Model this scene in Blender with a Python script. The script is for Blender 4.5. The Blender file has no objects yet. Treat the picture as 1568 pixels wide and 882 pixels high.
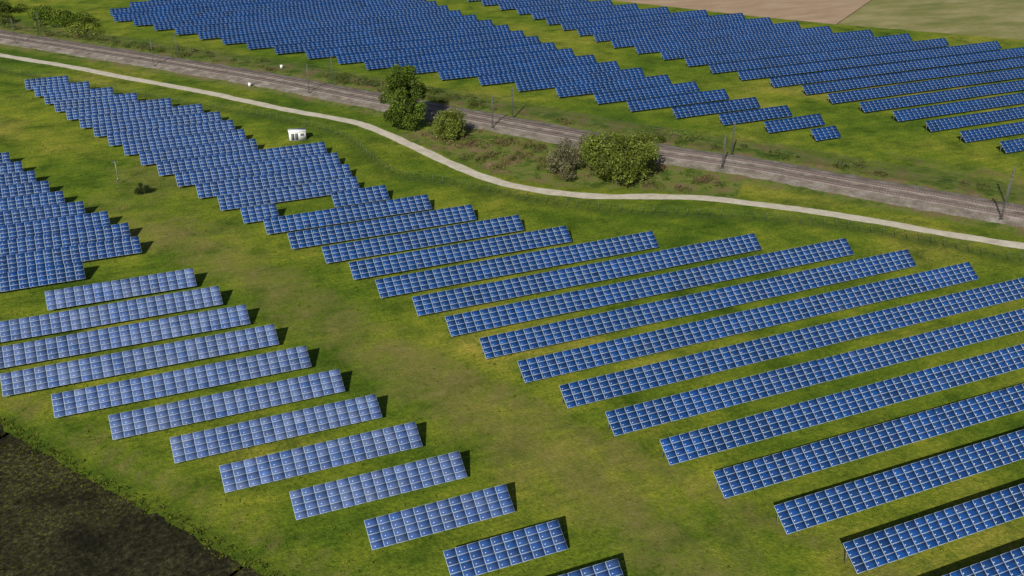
import bpy, math, random
import numpy as np
from mathutils import Vector, Matrix
random.seed(5); rng=np.random.default_rng(5)
scene=bpy.context.scene
COL=scene.collection

# ------------------------------------------------------------------ helpers
def mesh_obj(name, V, Q, mats, midx=None, uv=None, col=None, smooth=False, parent=None):
    V=np.asarray(V,dtype=np.float32); Q=np.asarray(Q,dtype=np.int32)
    me=bpy.data.meshes.new(name)
    me.vertices.add(len(V)); me.vertices.foreach_set("co",V.ravel())
    me.loops.add(Q.size); me.loops.foreach_set("vertex_index",Q.ravel())
    k=Q.shape[1]
    me.polygons.add(len(Q))
    me.polygons.foreach_set("loop_start",np.arange(0,Q.size,k,dtype=np.int32))
    me.polygons.foreach_set("loop_total",np.full(len(Q),k,dtype=np.int32))
    for m in mats: me.materials.append(m)
    if midx is not None: me.polygons.foreach_set("material_index",np.asarray(midx,dtype=np.int32))
    if uv is not None:
        l=me.uv_layers.new(name="UVMap"); l.data.foreach_set("uv",np.asarray(uv,dtype=np.float32).ravel())
    if col is not None:
        a=me.color_attributes.new("tint",'FLOAT_COLOR','CORNER' if len(col)==Q.size else 'POINT')
        a.data.foreach_set("color",np.asarray(col,dtype=np.float32).ravel())
    if smooth: me.polygons.foreach_set("use_smooth",np.ones(len(Q),dtype=bool))
    me.update(); me.validate()
    o=bpy.data.objects.new(name,me); COL.objects.link(o)
    if parent: o.parent=parent
    return o
def empty(name,loc=(0,0,0)):
    e=bpy.data.objects.new(name,None); e.location=loc; e.empty_display_size=.5; COL.objects.link(e); return e
BOXF=np.array([[0,3,2,1],[4,5,6,7],[0,1,5,4],[1,2,6,5],[2,3,7,6],[3,0,4,7]])
class Boxes:
    def __init__(s): s.V=[];s.F=[];s.M=[];s.n=0
    def add(s,c,ax,ay,az,m=0):   # centre + three half-axis vectors
        c=np.array(c,float);ax=np.array(ax,float);ay=np.array(ay,float);az=np.array(az,float)
        s.V.append(np.array([c-ax-ay-az,c+ax-ay-az,c+ax+ay-az,c-ax+ay-az,c-ax-ay+az,c+ax-ay+az,c+ax+ay+az,c-ax+ay+az]))
        s.F.append(BOXF+s.n); s.M+= [m]*6; s.n+=8
    def box(s,c,d,m=0,rz=0):
        cs,sn=math.cos(rz),math.sin(rz)
        s.add(c,(d[0]/2*cs,d[0]/2*sn,0),(-d[1]/2*sn,d[1]/2*cs,0),(0,0,d[2]/2),m)
    def beam(s,a,b,w,m=0):
        a=np.array(a,float);b=np.array(b,float);d=b-a;L=np.linalg.norm(d);d/=L
        r=np.cross(d,(0,0,1)) if abs(d[2])<.95 else np.cross(d,(1,0,0)); r/=np.linalg.norm(r); u=np.cross(r,d)
        s.add((a+b)/2,d*L/2,r*w/2,u*w/2,m)
    def obj(s,name,mats,parent=None): return mesh_obj(name,np.concatenate(s.V),np.concatenate(s.F),mats,s.M,parent=parent)
def tube(pts,rad,seg=7):
    V=[];F=[]
    pts=[np.array(p,float) for p in pts]
    for i,p in enumerate(pts):
        d=pts[min(i+1,len(pts)-1)]-pts[max(i-1,0)]; d/=np.linalg.norm(d)
        r=np.cross(d,(.3,1,.1)); r/=np.linalg.norm(r); u=np.cross(d,r)
        for k in range(seg):
            a=2*math.pi*k/seg; V.append(p+rad[i]*(r*math.cos(a)+u*math.sin(a)))
    for i in range(len(pts)-1):
        for k in range(seg):
            a=i*seg+k;b=i*seg+(k+1)%seg; F.append([a,b,b+seg,a+seg])
    return np.array(V),np.array(F)
def catmull(P,step):
    P=[np.array(p,float) for p in P]; P=[2*P[0]-P[1]]+P+[2*P[-1]-P[-2]]
    out=[]
    for i in range(1,len(P)-2):
        for t in np.linspace(0,1,24,endpoint=False):
            a,b,c,d=P[i-1:i+3]
            out.append(.5*((2*b)+(c-a)*t+(2*a-5*b+4*c-d)*t*t+(3*b-a-3*c+d)*t**3))
    out.append(P[-2]); out=np.array(out)
    for _ in range(6): out[1:-1]=(out[:-2]+2*out[1:-1]+out[2:])/4
    s=np.concatenate([[0],np.cumsum(np.linalg.norm(np.diff(out,axis=0),axis=1))])
    q=np.arange(0,s[-1],step)
    return np.stack([np.interp(q,s,out[:,0]),np.interp(q,s,out[:,1])],1)
def frames(C):
    T=np.gradient(C,axis=0); T/=np.linalg.norm(T,axis=1)[:,None]
    return T,np.stack([-T[:,1],T[:,0]],1)   # tangent, left normal
def ribbon(name,C,prof,mat,jit=0,mats=None,segm=None):
    T,N=frames(C); V=[];F=[];k=len(prof)
    jj=np.convolve(rng.normal(0,jit,len(C)+8),np.ones(5)/2.2,'same')[:len(C)] if jit else np.zeros(len(C))
    kk=np.convolve(rng.normal(0,jit,len(C)+8),np.ones(5)/2.2,'same')[:len(C)] if jit else np.zeros(len(C))
    for i,(c,n) in enumerate(zip(C,N)):
        for j,(o,z) in enumerate(prof):
            oo=o+(jj[i] if j==0 else kk[i] if j==k-1 else 0)
            V.append((c[0]-n[0]*oo,c[1]-n[1]*oo,z))
    M=[]
    for i in range(len(C)-1):
        for j in range(k-1):
            a=i*k+j; F.append([a,a+1,a+k+1,a+k]); M.append(segm[j] if segm else 0)
    return mesh_obj(name,V,F,mats or [mat],M)
def dist_poly(X,Y,C):
    D=np.full(X.shape,1e9)
    for a,b in zip(C[:-1],C[1:]):
        d=b-a; L=d@d
        t=np.clip(((X-a[0])*d[0]+(Y-a[1])*d[1])/L,0,1)
        D=np.minimum(D,np.hypot(X-a[0]-t*d[0],Y-a[1]-t*d[1]))
    return D
def in_poly(X,Y,P):
    r=np.zeros(X.shape,bool); n=len(P)
    for i in range(n):
        x1,y1=P[i];x2,y2=P[(i+1)%n]
        if y1==y2: continue
        c=((y1>Y)!=(y2>Y))&(X<(x2-x1)*(Y-y1)/(y2-y1)+x1); r^=c
    return r
# ------------------------------------------------------------------ materials
class NT:
    def __init__(s,name,rough=.9,spec=.2):
        s.m=bpy.data.materials.new(name); s.m.use_nodes=True; s.t=s.m.node_tree; s.n=s.t.nodes; s.b=s.n["Principled BSDF"]
        s.b.inputs["Roughness"].default_value=rough; s.b.inputs["Specular IOR Level"].default_value=spec
    def L(s,a,b): s.t.links.new(a,b)
    def pos(s):
        g=s.n.new("ShaderNodeNewGeometry"); return g.outputs["Position"]
    def noise(s,scale,det=3,rough=.55,vec=None,stretch=None):
        n=s.n.new("ShaderNodeTexNoise"); n.inputs["Scale"].default_value=scale; n.inputs["Detail"].default_value=det; n.inputs["Roughness"].default_value=rough
        v=vec or s.pos()
        if stretch:
            mp=s.n.new("ShaderNodeMapping"); mp.inputs["Rotation"].default_value[2]=stretch[0]; mp.inputs["Scale"].default_value=stretch[1]; s.L(v,mp.inputs[0]); v=mp.outputs[0]
        s.L(v,n.inputs["Vector"]); return n.outputs["Fac"]
    def ramp(s,f,stops):
        r=s.n.new("ShaderNodeValToRGB"); s.L(f,r.inputs[0]); e=r.color_ramp.elements
        while len(e)<len(stops): e.new(.5)
        for x,(p,c) in zip(e,stops): x.position=p; x.color=(c if len(c)==4 else (*c,1)) if hasattr(c,'__len__') else (c,c,c,1)
        return r.outputs[0]
    def mix(s,f,a,b,mode='MIX'):
        m=s.n.new("ShaderNodeMix"); m.data_type='RGBA'; m.blend_type=mode
        for v,i in((f,0),(a,6),(b,7)):
            if hasattr(v,'links'): s.L(v,m.inputs[i])
            else: m.inputs[i].default_value=v if i==0 else (*v,1)
        return m.outputs[2]
    def math(s,op,a,b=None,c=None,clamp=False):
        m=s.n.new("ShaderNodeMath"); m.operation=op; m.use_clamp=clamp
        for i,v in enumerate((a,b,c)):
            if v is None: continue
            if hasattr(v,'links'): s.L(v,m.inputs[i])
            else: m.inputs[i].default_value=v
        return m.outputs[0]
    def attr(s,name):
        a=s.n.new("ShaderNodeAttribute"); a.attribute_name=name; return a.outputs["Color"]
    def bump(s,h,st,dist):
        b=s.n.new("ShaderNodeBump"); b.inputs["Strength"].default_value=st; b.inputs["Distance"].default_value=dist; s.L(h,b.inputs["Height"]); s.L(b.outputs[0],s.b.inputs["Normal"])
    def out(s,c): s.L(c,s.b.inputs["Base Color"]); return s.m
def simple(name,c,rough=.7,metal=0,var=.25,sc=2):
    k=NT(name,rough,.4); k.b.inputs["Metallic"].default_value=metal
    n=k.noise(sc,4)
    return k.out(k.ramp(n,[(.3,tuple(x*(1-var) for x in c)),(.7,tuple(min(1,x*(1+var)) for x in c))]))

# ground
k=NT("meadow_grass",.95,.1)
g1=k.ramp(k.noise(.022,5,.65),[(.33,(.068,.124,.009)),(.45,(.108,.166,.012)),(.55,(.158,.200,.018)),(.68,(.240,.235,.038))])
g2=k.ramp(k.noise(.10,6,.74),[(.32,(.40,.52,.45)),(.5,(1,1,1)),(.68,(1.55,1.32,1.35))])
c=k.mix(1,g1,g2,'MULTIPLY')
g4=k.ramp(k.noise(.35,5,.7,stretch=(math.radians(20),(.25,1.6,1))),[(.35,(.76,.82,.78)),(.5,(1,1,1)),(.68,(1.3,1.2,1.22))])
c=k.mix(.85,c,g4,'MULTIPLY')
g3=k.ramp(k.noise(1.5,7,.82),[(.30,(.35,.42,.35)),(.5,(1,1,1)),(.70,(1.8,1.6,1.7))])
c=k.mix(.95,c,g3,'MULTIPLY')
sep=k.n.new("ShaderNodeSeparateColor"); k.L(k.attr("tint"),sep.inputs[0])
dry,rgh,ver=sep.outputs[0],sep.outputs[1],sep.outputs[2]
dn=k.noise(.16,6,.75)
dm=k.math('MULTIPLY_ADD',dry,1.0,k.math('MULTIPLY_ADD',dn,2.6,-1.55),clamp=True)
dm=k.math('MULTIPLY',dm,k.math('MINIMUM',k.math('MULTIPLY',dry,3.0),1.0))
dcol=k.ramp(k.noise(.7,5,.75),[(.3,(.135,.130,.03)),(.55,(.225,.190,.062)),(.75,(.33,.27,.13))])
c=k.mix(k.math('MULTIPLY',dm,.85),c,dcol)
rn=k.noise(.13,6,.75)
rcol=k.ramp(rn,[(.3,(.030,.055,.010)),(.42,(.08,.12,.018)),(.50,(.16,.195,.04)),(.57,(.18,.14,.06)),(.66,(.25,.175,.11)),(.76,(.44,.40,.30))])
rm=k.math('MULTIPLY_ADD',rgh,1.7,k.math('MULTIPLY_ADD',k.noise(.2,4),1.4,-.95),clamp=True)
rm=k.math('MULTIPLY',rm,k.math('MINIMUM',k.math('MULTIPLY',rgh,4.0),1.0))
c=k.mix(rm,c,rcol)
vm=k.math('MULTIPLY_ADD',ver,1.2,k.math('MULTIPLY_ADD',k.noise(.35,4),1.4,-.9),clamp=True)
vm=k.math('MULTIPLY',vm,k.math('MINIMUM',k.math('MULTIPLY',ver,4.0),1.0))
c=k.mix(k.math('MULTIPLY',vm,.75),c,(.045,.078,.010))
k.bump(k.noise(2.4,5,.75),.8,.3)
GRASS=k.out(c)

k=NT("gravel_track",.95,.15)
c=k.ramp(k.noise(.35,5,.7),[(.3,(.42,.37,.29)),(.5,(.54,.49,.39)),(.7,(.63,.58,.48))])
PATH=k.out(k.mix(.5,c,k.ramp(k.noise(3,3),[(.3,(.75,.75,.75)),(.7,(1.1,1.1,1.1))]),'MULTIPLY')); 
def ballast(name,a,b_,c_):
    k=NT(name,.95,.15)
    c=k.ramp(k.noise(.25,6,.75),[(.3,a),(.5,b_),(.72,c_)])
    k.bump(k.noise(6,4,.8),.6,.1)
    return k.out(k.mix(.7,c,k.ramp(k.noise(5,3,.8),[(.3,(.6,.6,.6)),(.7,(1.3,1.3,1.3))]),'MULTIPLY'))
BALLAST=ballast("rail_ballast",(.22,.175,.155),(.34,.28,.255),(.46,.41,.38))
CESS=ballast("cess_gravel",(.10,.088,.060),(.215,.185,.15),(.38,.345,.31))
k=NT("crop_soil",.95,.1)
c=k.ramp(k.noise(1.1,8,.9),[(.38,(.005,.005,.003)),(.48,(.021,.021,.010)),(.56,(.048,.047,.022)),(.66,(.125,.112,.06))])
c=k.mix(.9,c,k.ramp(k.noise(.10,4,.7),[(.35,(.4,.4,.4)),(.65,(1.45,1.45,1.35))]),'MULTIPLY')
fl=k.ramp(k.noise(1.7,5,.8),[(.54,0.),(.61,1.)])
fm=k.math('MULTIPLY',fl,k.ramp(k.noise(.05,3,.6),[(.42,0.),(.58,1.)]))
k.bump(k.noise(1.6,6,.85),.7,.25)
SOIL=k.out(k.mix(k.math('MULTIPLY',fm,.8),c,(.17,.18,.012)))
k=NT("ploughed_field",.95,.1)
c=k.ramp(k.noise(.05,6,.7,stretch=(.5,(1,4,1))),[(.3,(.29,.20,.125)),(.55,(.38,.275,.18)),(.75,(.46,.36,.25))])
PLOUGH=k.out(c)
k=NT("stubble_field",.95,.1)
c=k.ramp(k.noise(.03,6,.7,stretch=(.6,(1,3,1))),[(.3,(.12,.15,.035)),(.5,(.23,.22,.085)),(.7,(.36,.30,.16))])
STUB=k.out(c)

# solar module
def glass(name,fw,fcol,clw):
    k=NT(name,.2,.2)
    uvn=k.n.new("ShaderNodeUVMap"); sx=k.n.new("ShaderNodeSeparateXYZ"); k.L(uvn.outputs[0],sx.inputs[0])
    u,v=sx.outputs[0],sx.outputs[1]
    fu=k.math('FRACT',u); fv=k.math('FRACT',v)
    def edge(f,size,w):
        a=k.math('MINIMUM',f,k.math('SUBTRACT',1.,f)); return k.math('LESS_THAN',k.math('MULTIPLY',a,size),w)
    fr=k.math('MAXIMUM',edge(fu,1.65,fw),edge(fv,1.0,fw))
    cu=k.math('FRACT',k.math('MULTIPLY',fu,10)); cv=k.math('FRACT',k.math('MULTIPLY',fv,6))
    cl=k.math('MAXIMUM',edge(cu,.165,.006),edge(cv,.165,.006))
    base=k.mix(k.noise(1.3,3,.7),(.002,.026,.115),(.005,.052,.205))
    base=k.mix(1,base,k.attr("tint"),'MULTIPLY')
    base=k.mix(k.math('MULTIPLY',cl,clw),base,(.13,.26,.46))
    al=k.n.new("ShaderNodeAttribute"); al.attribute_name="tint"
    dust=k.math('MULTIPLY',al.outputs["Alpha"],k.ramp(k.noise(.35,4,.65),[(.3,.35),(.7,1.)]))
    base=k.mix(dust,base,(.30,.36,.54))
    base=k.mix(fr,base,fcol)
    k.L(k.math('MULTIPLY_ADD',fr,.2,.2),k.b.inputs["Roughness"])
    return k.out(base)
GLASS=glass("solar_module_glass",.040,(.43,.55,.70),.10)
GLASSF=glass("solar_module_glass_dark_frame",.024,(.20,.33,.50),.07)
STEEL=simple("galvanised_steel",(.30,.31,.32),.5,.5)
ALU=simple("module_frame",(.45,.46,.48),.45,.4)
RAIL=simple("rail_steel",(.085,.062,.052),.5,.3)
SLEEP=simple("concrete_sleeper",(.22,.18,.16),.9,0,.3,1.)
MAST=simple("mast_steel",(.14,.15,.13),.6,.4)
WHITE=simple("white_render",(.74,.74,.72),.7,0,.06)
ROOFW=simple("roof_sheet",(.78,.78,.77),.6,0,.06)
DARKM=simple("dark_louvre",(.10,.11,.12),.6,0,.1)
FENCE=simple("fence_wire",(.10,.14,.09),.6,.2)
BARK=simple("bark",(.11,.085,.06),.95,0,.4,3)
def leafmat(name):
    k=NT(name,.75,.15); a=k.attr("tint"); m=k.out(a)
    tr=k.n.new("ShaderNodeBsdfTranslucent"); k.L(a,tr.inputs[0]); ms=k.n.new("ShaderNodeMixShader"); ms.inputs[0].default_value=.3
    k.L(k.b.outputs[0],ms.inputs[1]); k.L(tr.outputs[0],ms.inputs[2]); k.L(ms.outputs[0],k.n["Material Output"].inputs[0]); return m
LEAF=leafmat("foliage")

# ------------------------------------------------------------------ alignments (metres, surveyed)
railC=catmull([(-150,590),(-95,518),(-19,424.5),(12,387),(40,353),(62,325),(84.5,293.5),(103,268.5),(121,244),(139.5,218.5),(156,200.5),(170,181),(184,163),(194,149.5),(240,92),(300,15)],.65)
pathC=catmull([(-120,528),(-60,450),(-19,395),(1,371),(19,347),(37,324),(49,307),(58,294),(67,283),(74,273),(79,259),(83,244),(87,229),(91,218),(96,210),(103,203),(112,197),(122,193),(133,187),(141,180),(152,170),(161,160),(170,149),(180,138),(215,98),(260,40)],1.0)
fenceC=catmull([(-60,418),(-19,371),(18,327),(50,289),(66,264),(70,231),(82,217),(104,192),(147,164),(174,132),(205,95)],2.5)

# ------------------------------------------------------------------ ground sheet
def axis(lo,hi,st,far):
    a=list(np.arange(lo,hi+.1,st)); s=st
    x=hi
    while x<far: s*=1.35; x+=s; a.append(x)
    s=st;x=lo;pre=[]
    while x>-far: s*=1.35; x-=s; pre.append(x)
    return np.array(pre[::-1]+a)
gx=axis(-140,460,2.,5000); gy=axis(20,620,2.,5000)
X,Y=np.meshgrid(gx,gy)
nx,ny=len(gx),len(gy)
V=np.stack([X.ravel(),Y.ravel(),np.zeros(X.size)],1)
I=np.arange(nx*ny).reshape(ny,nx)
Q=np.stack([I[:-1,:-1].ravel(),I[:-1,1:].ravel(),I[1:,1:].ravel(),I[1:,:-1].ravel()],1)
dR=dist_poly(X,Y,railC[::12]); dP=dist_poly(X,Y,pathC[::6]); dF=dist_poly(X,Y,fenceC)
def g(d,s): return np.exp(-(d/s)**2)
cor=dist_poly(X,Y,np.array([(14,215),(29,185),(60,91),(75,40)],float))
dry=.8*g(cor,8)+.7*g(np.hypot(X-17,(Y-252)*.7),14)+.55*g(np.hypot(X-0,Y-228),12)+.25*g(dist_poly(X,Y,np.array([(10,215),(60,205.)])),6)+.6*g(dist_poly(X,Y,np.array([(46,150),(90,60.)])),1.3)+.6*g(dist_poly(X,Y,np.array([(43,150),(87,60.)])),1.3)
railx=np.interp(Y,railC[::-1,1],railC[::-1,0]); side=X-railx
rough=np.where(side>0,np.clip(1-(dR-15)/8,0,1)*(.85),np.clip(1-(dR-9)/5,0,1)*.8)
isl=in_poly(X,Y,[(80,262),(96,262),(112,238),(132,214),(148,194),(140,184),(122,198),(104,208),(93,222),(87,240)])
rough=np.maximum(rough,isl*1.0)
rough=np.maximum(rough,.45*((side>0)&(X>195)&(Y<260)&(dR<30)))
ver=.85*g(dF,2.6)+.5*g(dP-4,2.0)*(1)+.55*((side>12)&(dR<22))
dkl=np.array([(-60,215),(-18,149),(-9,134),(2,117),(10,104),(12,101),(40,55)],float)
dk=dist_poly(X,Y,dkl)
dry=np.maximum(dry,.7*g(dk-4.5,1.3)); dry=np.maximum(dry,.55*g(dk-7.5,1.)); ver=np.maximum(ver,.7*g(dk-1,2.2))
tint=np.stack([dry.ravel(),rough.ravel(),ver.ravel(),np.ones(X.size)],1)
tint[:,:3]=np.clip(tint[:,:3],0,1)
mesh_obj("ground",V,Q,[GRASS],col=tint)
def wob(P,step,j):
    out=[]
    for a,b in zip(P[:-1],P[1:]):
        a=np.array(a,float);b=np.array(b,float);n=max(1,int(np.linalg.norm(b-a)/step))
        for i in range(n): out.append(a+(b-a)*i/n+rng.normal(0,j,2))
    out.append(np.array(P[-1],float)); return np.array(out)
def strip(name,E,off,mat,z):
    n=len(E); V=np.concatenate([np.c_[E,np.full(n,z)],np.c_[E+np.array(off),np.full(n,z)]])
    F=[[i,i+1,n+i+1,n+i] for i in range(n-1)]
    if off[0]*(E[-1]-E[0])[1]-off[1]*(E[-1]-E[0])[0]>0: F=[f[::-1] for f in F]
    return mesh_obj(name,V,F,[mat])
dedge=wob([tuple(p) for p in dkl],.7,.2)
strip("dark_crop_field",dedge,(-380,-250),SOIL,.02)
strip("ploughed_field",wob([(205,440),(224,403),(260,356),(286,325.5)],1.5,.2),(330,235),PLOUGH,.03)
strip("stubble_field",wob([(286,325.5),(345,268),(420,200),(520,125)],2,.25),(330,235),STUB,.03)

# ------------------------------------------------------------------ path, railway
ribbon("gravel_path",pathC,[(-1.65,.03),(-.6,.05),(.6,.05),(1.65,.03)],PATH,.12)
rw=empty("railway_track")
b=ribbon("ballast_bed",railC,[(-7.4,.02),(-6.2,.32),(-4.6,.34),(-3.7,.62),(-.8,.62),(0,.42),(.8,.62),(3.7,.62),(4.6,.34),(6.2,.32),(7.4,.02)],None,.25,[BALLAST,CESS],[1,1,1,0,1,1,0,1,1,1]); b.parent=rw
T,N=frames(railC)
Bx=Boxes()
for i in range(0,len(railC)):
    for off in(-2.25,2.25):
        c=railC[i]+N[i]*off
        Bx.add((c[0],c[1],.59),(N[i][0]*1.3,N[i][1]*1.3,0),(T[i][0]*.13,T[i][1]*.13,0),(0,0,.06))
Bx.obj("sleepers",[SLEEP],rw)
for j,off in enumerate((-2.25-.75,-2.25+.75,2.25-.75,2.25+.75)):
    r=ribbon("rail_%d"%(j+1),railC[::6]+N[::6]*off,[(-.09,.66),(-.06,.82),(.06,.82),(.09,.66)],RAIL); r.parent=rw
def mast(p,t,h=9.5,side=1,name="catenary_mast"):
    e=empty(name,(p[0],p[1],0)); B=Boxes(); n=np.array([-t[1],t[0]])*side
    w=.18
    L=[(-w,-w),(w,-w),(w,w),(-w,w)]
    for a in L: B.beam((a[0],a[1],0),(a[0]*.5,a[1]*.5,h),.065)
    for z in np.arange(.3,h-.6,.9):
        s0=1-.5*z/h; s1=1-.5*(z+.9)/h
        for q in range(4):
            a=L[q];c=L[(q+1)%4]; B.beam((a[0]*s0,a[1]*s0,z),(c[0]*s1,c[1]*s1,z+.9),.03)
    B.box((0,0,.25),(.8,.8,.5))
    B.obj("lattice_post",[MAST],e)
    B=Boxes(); 
    B.beam((0,0,7.4),(n[0]*3.2,n[1]*3.2,7.0),.06); B.beam((0,0,8.8),(n[0]*3.2,n[1]*3.2,7.0),.04); B.beam((0,0,6.2),(n[0]*3.6,n[1]*3.6,6.0),.04)
    B.box((n[0]*.6,n[1]*.6,7.32),(.16,.16,.26)); B.box((n[0]*.6,n[1]*.6,8.45),(.16,.16,.26))
    B.obj("cantilever_arm",[MAST],e)
idx0=int(np.argmin(np.hypot(railC[:,0]-104,railC[:,1]-252)))
step=int(66/.65); mi=[i for i in range(idx0-step*5,idx0+step*4,step) if 0<=i<len(railC)]
for i in mi:
    for sd in(1,-1):
        mast(railC[i]-N[i]*5.6*sd,T[i],side=sd)
W=Boxes()
for a,b2 in zip(mi[:-1],mi[1:]):
    for off in(-2.25,2.25):
        for z,sag in((7.0,.7),(5.9,0.)):
            pr=None
            for s in np.linspace(0,1,9):
                i=int(a+(b2-a)*s); q=railC[i]+N[i]*off; pt=(q[0],q[1],z-sag*4*s*(1-s))
                if pr is not None: W.beam(pr,pt,.025)
                pr=pt
W.obj("overhead_wires",[MAST])

# ------------------------------------------------------------------ solar rows
TILT=math.radians(35.5); MW,MH=1.65,1.0
def solar_row(x0,x1,yb,slope=0,bright=1.,dust=.0,w=4.0,zb=.8,gm=None):
    ncol=max(2,int(round((x1-x0)/MW))); dx=(x1-x0)/ncol
    nr=4; dh=w/nr
    bay=rng.normal(0,math.radians(.3),ncol//8+2); bz=np.convolve(rng.normal(0,.05,ncol//8+6),np.ones(3)/3,'same')[:ncol//8+2]
    ci,ri=np.meshgrid(np.arange(ncol),np.arange(nr)); ci=ci.ravel(); ri=ri.ravel(); M=len(ci)
    t=TILT+bay[ci//8]+rng.normal(0,math.radians(.15),M)
    bx0=x0+ci*dx+.012; bx1=x0+(ci+1)*dx-.012; s0=ri*dh+.012; s1=(ri+1)*dh-.012
    ct,st=np.cos(t),np.sin(t); z0=zb+bz[ci//8]
    def P(x,s,h):
        return np.stack([x,yb+slope*x+s*ct-h*st,z0+s*st+h*ct],1)
    th=.04
    V=np.stack([P(bx0,s0,-th),P(bx1,s0,-th),P(bx1,s1,-th),P(bx0,s1,-th),P(bx0,s0,0*th),P(bx1,s0,0*th),P(bx1,s1,0*th),P(bx0,s1,0*th)],1).reshape(-1,3)
    F=(BOXF[None]+(np.arange(M)*8)[:,None,None]).reshape(-1,4)
    mi_=np.tile([1,0,1,1,1,1],M)
    uv=np.zeros((M,6,4,2)); uv[:,1]=[(0,0),(1,0),(1,1),(0,1)]
    br=bright*np.clip(rng.normal(1,.14,M),.5,1.6)*np.repeat(rng.normal(1,.07,ncol//4+1),4)[:ncol][ci]
    hue=rng.normal(0,.05,M)
    col=np.ones((M,6,4,4)); col[...,0]=(br*(1+hue))[:,None,None]; col[...,1]=(br)[:,None,None]; col[...,2]=(br*(1-hue*.5))[:,None,None]
    col[...,3]=np.clip(dust*rng.normal(1,.12,M)+np.where(rng.random(M)<.03,.05,0),0,.8)[:,None,None]
    B=Boxes()
    yc=lambda x:yb+slope*x
    for s in(.75,w-.75):
        a=(x0+.1,yc(x0)+s*math.cos(TILT)+.2*math.sin(TILT),zb+s*math.sin(TILT)-.2*math.cos(TILT)); b_=(x1-.1,yc(x1)+s*math.cos(TILT)+.2*math.sin(TILT),zb+s*math.sin(TILT)-.2*math.cos(TILT))
        B.beam(a,b_,.09)
    nl=max(2,int((x1-x0)/3.3)+1)
    for x in np.linspace(x0+.5,x1-.5,nl):
        for s in(.75,w-.75):
            zt=zb+s*math.sin(TILT)-.24; B.box((x,yc(x)+s*math.cos(TILT)+.11,zt/2),(.10,.10,zt))
        B.beam((x,yc(x)+.4*math.cos(TILT)+.1,zb+.4*math.sin(TILT)-.3),(x,yc(x)+(w-.4)*math.cos(TILT)+.1,zb+(w-.4)*math.sin(TILT)-.3),.09)
        B.beam((x,yc(x)+.75*math.cos(TILT)+.1,.35),(x,yc(x)+(w-.75)*math.cos(TILT)+.1,zb+(w-.75)*math.sin(TILT)-.6),.06)
    BV=np.concatenate(B.V); BF=np.concatenate(B.F)+len(V); nb=len(BF)
    V=np.concatenate([V,BV]); F=np.concatenate([F,BF]); mi_=np.concatenate([mi_,np.full(nb,2)])
    uv=np.concatenate([uv.reshape(-1,2),np.zeros((nb*4,2))]); col=np.concatenate([col.reshape(-1,4),np.ones((nb*4,4))])
    return mesh_obj("solar_panel_row",V,F,[gm or GLASS,ALU,STEEL],mi_,uv,col)
yR=lambda n:222.8-9.44*n
RR={1:(51,64),2:(33.7,71),3:(36.8,78),4:(41.6,85.3),5:(44.6,92.1),6:(47.1,107.7),7:(51.2,126.8),8:(54.1,143),9:(56.8,150.9),10:(59.7,157.9),11:(62.7,169),12:(65.8,176),13:(69.6,182),14:(72.5,187),15:(75.7,192),16:(79.2,197),17:(82.5,202),18:(86,206),19:(89,210)}
for n,(a,b_) in RR.items(): solar_row(a,b_,yR(n),0,1.05,.03)
LL={4:(-10.2,16.3),5:(-26,19.6),6:(-24,22.8),7:(-17.6,25.9),8:(-10.4,29.2),9:(-2.8,32.3),10:(4.8,35.5),11:(10.2,38.7),12:(17.8,42),13:(25.3,45.1),14:(32.6,48.3),15:(39.9,51.8),16:(47.5,55)}
for n,(a,b_) in LL.items(): solar_row(a,b_,yR(n)-.12,-.0111,1.15,.36 if n<13 else .22 if n<14 else .12)
def yfield(rows,bright,dust,w=4.,slope=0,gm=None):
    for y,a,b_ in rows: solar_row(a,b_,y-1.6,slope,bright,dust,w,.8,gm)
Dl=np.array([(213,30.5),(243,19.5),(273,9.5),(312,-3),(350,-13)]); 
Dr=[(208,38),(219,38.2),(219.1,59),(232,60),(247,59.5),(258.9,57),(259,43),(285,39.5),(297,35),(307,27),(314,20),(328,11),(340,3),(352,-3)]
rows=[]
for kx in range(16):
    y=213.5+9.3*kx
    if y>352: break
    a=np.interp(y,Dl[:,0],Dl[:,1]); b_=np.interp(y,[q[0] for q in Dr],[q[1] for q in Dr]); rows.append((y,a,b_))
yfield(rows,1.0,.06)
Er=[(196,-3),(203,-3),(203.1,8),(208,8.5),(219,6),(227,1),(240,-5),(255,-10),(273,-16)]
rows=[]
for kx in range(12):
    y=198+8.3*kx
    if y>277: break
    rows.append((y,-48,np.interp(y,[q[0] for q in Er],[q[1] for q in Er])))
yfield(rows,1.0,.06)
Fl=[(211,183),(233,167),(253,150),(267,143),(284,129),(302,115),(318,98),(342,83),(364,65),(408,37),(440,18),(455,30),(473,45),(490,60)]
Fr=[(217,196),(237,190),(268,179),(292,171),(320,163),(360,158),(395,150),(424,147),(500,140)]
rows=[]
y=211.
while y<488:
    rows.append((y,np.interp(y,[q[0] for q in Fl],[q[1] for q in Fl]),191.5 if y<212 else np.interp(y,[q[0] for q in Fr],[q[1] for q in Fr]))); y+=10.6
yfield(rows,.95,.0,3.9,0,GLASSF)
Gl=[(130,238),(184,223),(194,220),(216,216),(238,210),(249,209),(277,197),(298,192),(322,183),(351,179),(385,175),(417,165),(450,160)]
Gr=[(130,420),(200,385),(245,342),(265,320),(282,297),(296,289),(315,270),(347,254),(371,228),(399,212),(450,196)]
rows=[];y=151.5
while y<450:
    rows.append((y,np.interp(y,[q[0] for q in Gl],[q[1] for q in Gl]),np.interp(y,[q[0] for q in Gr],[q[1] for q in Gr]))); y+=10.75
yfield(rows,.95,.0,3.7,0,GLASSF)

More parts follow.
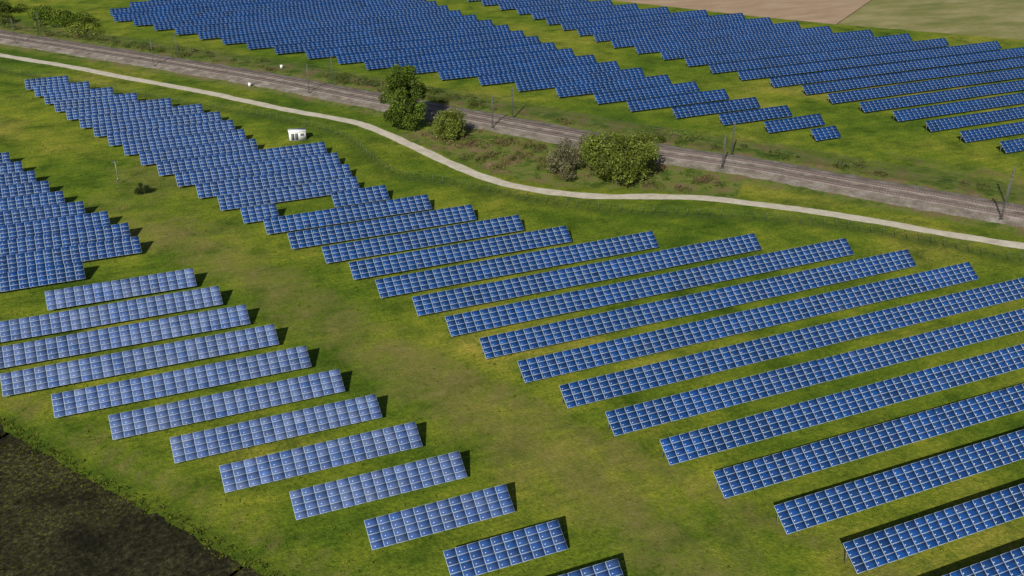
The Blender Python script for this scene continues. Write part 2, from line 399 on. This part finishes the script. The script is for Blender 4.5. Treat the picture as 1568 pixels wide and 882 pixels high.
# ------------------------------------------------------------------ foliage
def leaves(clumps,size,pal,rngs,flat=.0):
    Vs=[];Cs=[]
    for (cx,cy,cz,rx,rz,n,shade) in clumps:
        d=rngs.normal(size=(n,3)); d/=np.linalg.norm(d,axis=1)[:,None]
        rr=rngs.random(n)**(1/3.)*.55+.45*rngs.random(n)**.3
        rr*=1+.18*np.sin(d[:,0]*5+cx)*np.cos(d[:,1]*4+cz)
        p=d*rr[:,None]*[rx,rx,rz]+[cx,cy,cz]
        p=p[p[:,2]>.05]; n=len(p)
        a=rngs.normal(size=(n,3)); a/=np.linalg.norm(a,axis=1)[:,None]
        b=np.cross(a,rngs.normal(size=(n,3))); b/=np.linalg.norm(b,axis=1)[:,None]
        s=size*rngs.uniform(.5,1.35,n)[:,None]
        Vs.append(np.stack([p-a*s,p-b*s*.6,p+a*s,p+b*s*.6],1))
        kk=rngs.integers(0,len(pal),n); c=np.array(pal)[kk]*(shade*rngs.uniform(.65,1.3,n))[:,None]
        Cs.append(np.repeat(np.concatenate([c,np.ones((n,1))],1)[:,None],4,1))
    V=np.concatenate(Vs).reshape(-1,3); C=np.concatenate(Cs).reshape(-1,4)
    return V,np.arange(len(V)).reshape(-1,4),C
def tree(name,x,y,h,r,trunk,pal,nleaf,size,seed,slim=1.,lobes=26,multi=1,lr=(.22,.40),top_env=.6,sp=.3):
    rg=np.random.default_rng(seed); e=empty(name,(x,y,0))
    tv=[];tf=[];n0=0; cl=[]
    ends=[]
    for m in range(multi):
        am=2*math.pi*m/multi+rg.uniform(-.4,.4)
        bx,by=((math.cos(am)*r*sp,math.sin(am)*r*sp) if multi>1 else (0,0)); lean=rg.normal(0,.04*h,2)
        hm=h*(.86 if multi==1 else rg.uniform(.62,.88))
        top=np.array([bx+lean[0],by+lean[1],hm]); base=np.array([bx*.5,by*.5,-.1])
        pts=[base+(top-base)*t+np.array([math.sin(t*5+m)*.15,math.cos(t*4)*.15,0]) for t in np.linspace(0,1,8)]
        v,f=tube(pts,[trunk*(1-.85*t) for t in np.linspace(0,1,8)]); tv.append(v);tf.append(f+n0);n0+=len(v)
        for q in range(lobes//multi):
            t=rg.uniform(.10,.98); o=base+(top-base)*t; a=rg.uniform(0,6.28)
            env=math.sin(math.pi*min(1,max(0,(t+.02)/1.06))**.8)**top_env
            L=r*env*rg.uniform(.25,.9)*(1 if multi==1 else .75); en=o+np.array([math.cos(a)*L,math.sin(a)*L,L*.4*slim])
            v,f=tube([o,(o+en)/2+[0,0,.1*L],en],[trunk*.35*(1-t*.6),trunk*.2*(1-t*.6),.03],5); tv.append(v);tf.append(f+n0);n0+=len(v); ends.append(en)
    R2=np.array([r*rg.uniform(*lr) for _ in ends]); wn=R2**2.2/np.sum(R2**2.2)
    for en,rr,wq in zip(ends,R2,wn):
        cl.append((en[0],en[1],min(en[2],h-rr*.6),rr,rr*rg.uniform(.7,1.2),int(nleaf*wq)+5,rg.uniform(.6,1.3)))
    mesh_obj("trunk_and_limbs",np.concatenate(tv),np.concatenate(tf),[BARK],smooth=True,parent=e)
    V,F,C=leaves(cl,size,pal,rg); mesh_obj("crown",V,F,[LEAF],col=C,parent=e)
GR=[(.105,.165,.018),(.08,.135,.014),(.155,.21,.03),(.05,.09,.012)]
YG=[(.18,.22,.03),(.13,.175,.022),(.22,.25,.06),(.085,.125,.018)]
GY=[(.19,.18,.10),(.14,.15,.05),(.25,.23,.15),(.10,.11,.04)]
tree("birch_tree",84,262,19,6.6,.32,GR,27000,.25,11,1.2,84,1,(.17,.36))
tree("hawthorn_bush",92.5,250.5,9.5,5.0,.2,YG,16000,.2,12,1.,50,3,(.22,.45))
tree("willow_bush",119.6,205,13.5,8.6,.3,YG,44000,.25,16,.8,120,6,(.17,.34),.4,.42)
tree("elder_bush",109,213,8.5,5.8,.2,GY,9500,.2,14,1.,44,4,(.16,.34),.5,.4)
tree("small_shrub",12,240,2.6,1.9,.08,[(.04,.06,.015),(.05,.08,.02)],2200,.13,15,1.,12,3)
def scrub(name,pts,pal,hr,seed,size=.16,den=70,flat=1.):
    rg=np.random.default_rng(seed)
    pal=np.array(pal)
    Vs=[];Fs=[];Cs=[];n0=0
    for (x,y) in pts:
        r=rg.uniform(*hr); p=pal[rg.integers(0,len(pal))]; p2=pal[rg.integers(0,len(pal))]
        V,F,C=leaves([(x,y,r*.35*flat,r*rg.uniform(.8,1.6),r*rg.uniform(.5,.95)*flat,int(den*r*r)+6,rg.uniform(.6,1.3))],size,[p,p,p*.7,p2],rg)
        Vs.append(V);Fs.append(F+n0);Cs.append(C);n0+=len(V)
    mesh_obj(name,np.concatenate(Vs),np.concatenate(Fs),[LEAF],col=np.concatenate(Cs))
rg=np.random.default_rng(3)
P=[]
isp=[(86,258),(98,262),(114,236),(132,213),(146,193),(139,186),(122,199),(106,209),(95,222),(89,240)]
while len(P)<190:
    x,y=rg.uniform(85,148),rg.uniform(184,262)
    if in_poly(np.array([x]),np.array([y]),isp)[0]: P.append((x,y))
scrub("verge_scrub",P,[(.14,.18,.03),(.21,.16,.07),(.10,.15,.02),(.26,.18,.11),(.18,.22,.05),(.17,.10,.055)],(.4,1.6),21,.16,90)
P=[]
for i in range(0,len(railC)):
    c=railC[i]; dens=.5+.5*math.sin(c[1]*.07)+.25*math.sin(c[1]*.21)
    if c[1]<215: dens*=.3
    if c[1]>330: dens=dens*.5+.25
    if rg.random()<dens*.75: 
        q=c+N[i]*rg.uniform(9,17) if (N[i][0]>0) else c-N[i]*rg.uniform(9,17)
        P.append(tuple(q))
scrub("hedge",P,[(.09,.14,.018),(.13,.18,.025),(.19,.15,.06),(.06,.10,.015),(.15,.20,.04)],(.5,1.9),22,.18,75)
P=[(rg.uniform(-45,14),0) for _ in range(46)]
P=[(x,np.interp(x,railC[:,0],railC[:,1])+rg.uniform(24,60)) for x,_ in P]
scrub("distant_trees",P,GR+YG[:2],(1.6,4.2),23,.33,60)
P=[]
for q in dedge:
    for _ in range(3): P.append((q[0]+rg.normal(.6,.7),q[1]+rg.normal(.3,.6)))
scrub("field_margin_grass",P,[(.09,.13,.012),(.13,.16,.02),(.06,.09,.01),(.16,.165,.03)],(.2,.5),31,.14,60,.6)
P=[]
while len(P)<5200:
    y=60+rg.random()**1.3*230; x=rg.uniform(-30,y*1.05+20)
    if x>180: continue
    if math.sin(x*.11+y*.05)+math.sin(y*.13-x*.07+1)+rg.normal(0,.8)<.2: continue
    if (x-(-18))*(104-149)-(y-149)*(10+18)>-60: continue
    P.append((x,y))
P=[p for p in P if np.hypot(pathC[:,0]-p[0],pathC[:,1]-p[1]).min()>2.6 and np.hypot(railC[:,0]-p[0],railC[:,1]-p[1]).min()>9]
scrub("meadow_tussocks",P,[(.10,.165,.012),(.14,.195,.018),(.08,.13,.010),(.20,.215,.03)],(.12,.38),32,.11,60,.6)
# ------------------------------------------------------------------ fence
e=empty("perimeter_fence"); B=Boxes()
for i in range(len(fenceC)):
    B.box((*fenceC[i],1.0),(.07,.07,2.0))
for a,b_ in zip(fenceC[:-1],fenceC[1:]):
    for z in(.1,1.0,1.95): B.beam((*a,z),(*b_,z),.025)
B.obj("posts_and_wires",[FENCE],e)
# ------------------------------------------------------------------ transformer hut
e=empty("transformer_station",(54.8,266.2,0)); e.rotation_euler[2]=math.radians(-8); B=Boxes()
B.box((0,0,1.2),(4.4,2.6,2.4),0)
B.box((0,0,2.49),(4.7,2.9,.18),1)
B.box((0,0,.1),(4.6,2.8,.2),2)
for x in(-1.3,-.3): B.box((x,-1.32,1.15),(.85,.05,1.8),2)
B.box((1.2,-1.32,1.6),(.9,.05,.6),2)
B.box((2.22,0,1.5),(.05,1.1,.7),2)
B.obj("station_body",[WHITE,ROOFW,DARKM],e)
for x,y in((53,323),(67,341)):
    e=empty("signal_cabinet",(x,y,0)); B=Boxes(); B.box((0,0,.6),(.9,.5,1.0),0); B.box((0,0,1.15),(1.0,.6,.1),1); B.box((0,-.27,.6),(.4,.04,.8),0); B.box((0,0,.05),(1.0,.6,.1),2); B.obj("cabinet_body",[WHITE,ROOFW,DARKM],e)
e=empty("weather_post",(7.5,249,0)); B=Boxes(); B.beam((0,0,0),(0,0,6),.10); B.beam((-.6,0,5.6),(.6,0,5.6),.05); B.box((.6,0,5.7),(.16,.16,.2)); B.box((-.6,0,5.7),(.22,.12,.16)); B.box((0,0,1.4),(.35,.25,.45)); B.obj("pole_and_sensors",[STEEL],e)

# ------------------------------------------------------------------ light
EL=math.radians(33); AZ=math.radians(40)
sd=Vector((math.sin(AZ)*math.cos(EL),math.cos(AZ)*math.cos(EL),-math.sin(EL)))
ld=bpy.data.lights.new("sun",'SUN'); ld.energy=5.0; ld.angle=math.radians(.5); ld.color=(1,.95,.87)
lo=bpy.data.objects.new("sun",ld); lo.rotation_euler=sd.to_track_quat('-Z','Y').to_euler(); lo.location=(0,0,200); COL.objects.link(lo)
w=bpy.data.worlds.new("World"); scene.world=w; w.use_nodes=True
bg=w.node_tree.nodes["Background"]; sk=w.node_tree.nodes.new("ShaderNodeTexSky"); sk.sky_type='NISHITA'; sk.sun_disc=False
sk.sun_elevation=EL; sk.sun_rotation=math.radians(180)+AZ; w.node_tree.links.new(sk.outputs[0],bg.inputs[0]); bg.inputs[1].default_value=.05
# ------------------------------------------------------------------ camera
th,ro,ps=math.radians(26.74),math.radians(.53),math.radians(24.02)
r=Vector((math.cos(ps),-math.sin(ps),0)); fh=Vector((math.sin(ps),math.cos(ps),0)); z=Vector((0,0,1))
fw=fh*math.cos(th)-z*math.sin(th); up=fh*math.sin(th)+z*math.cos(th)
r2=r*math.cos(ro)+up*math.sin(ro); u2=up*math.cos(ro)-r*math.sin(ro)
cd=bpy.data.cameras.new("camera"); cam=bpy.data.objects.new("camera",cd); COL.objects.link(cam)
M=Matrix((r2,u2,-fw)).transposed().to_4x4(); M.translation=Vector((0,0,89.3)); cam.matrix_world=M
cd.lens=1571/1568*36; cd.sensor_width=36; cd.clip_start=1; cd.clip_end=20000
scene.camera=cam
scene.view_settings.view_transform='Standard'; scene.view_settings.look='None'; scene.view_settings.exposure=0
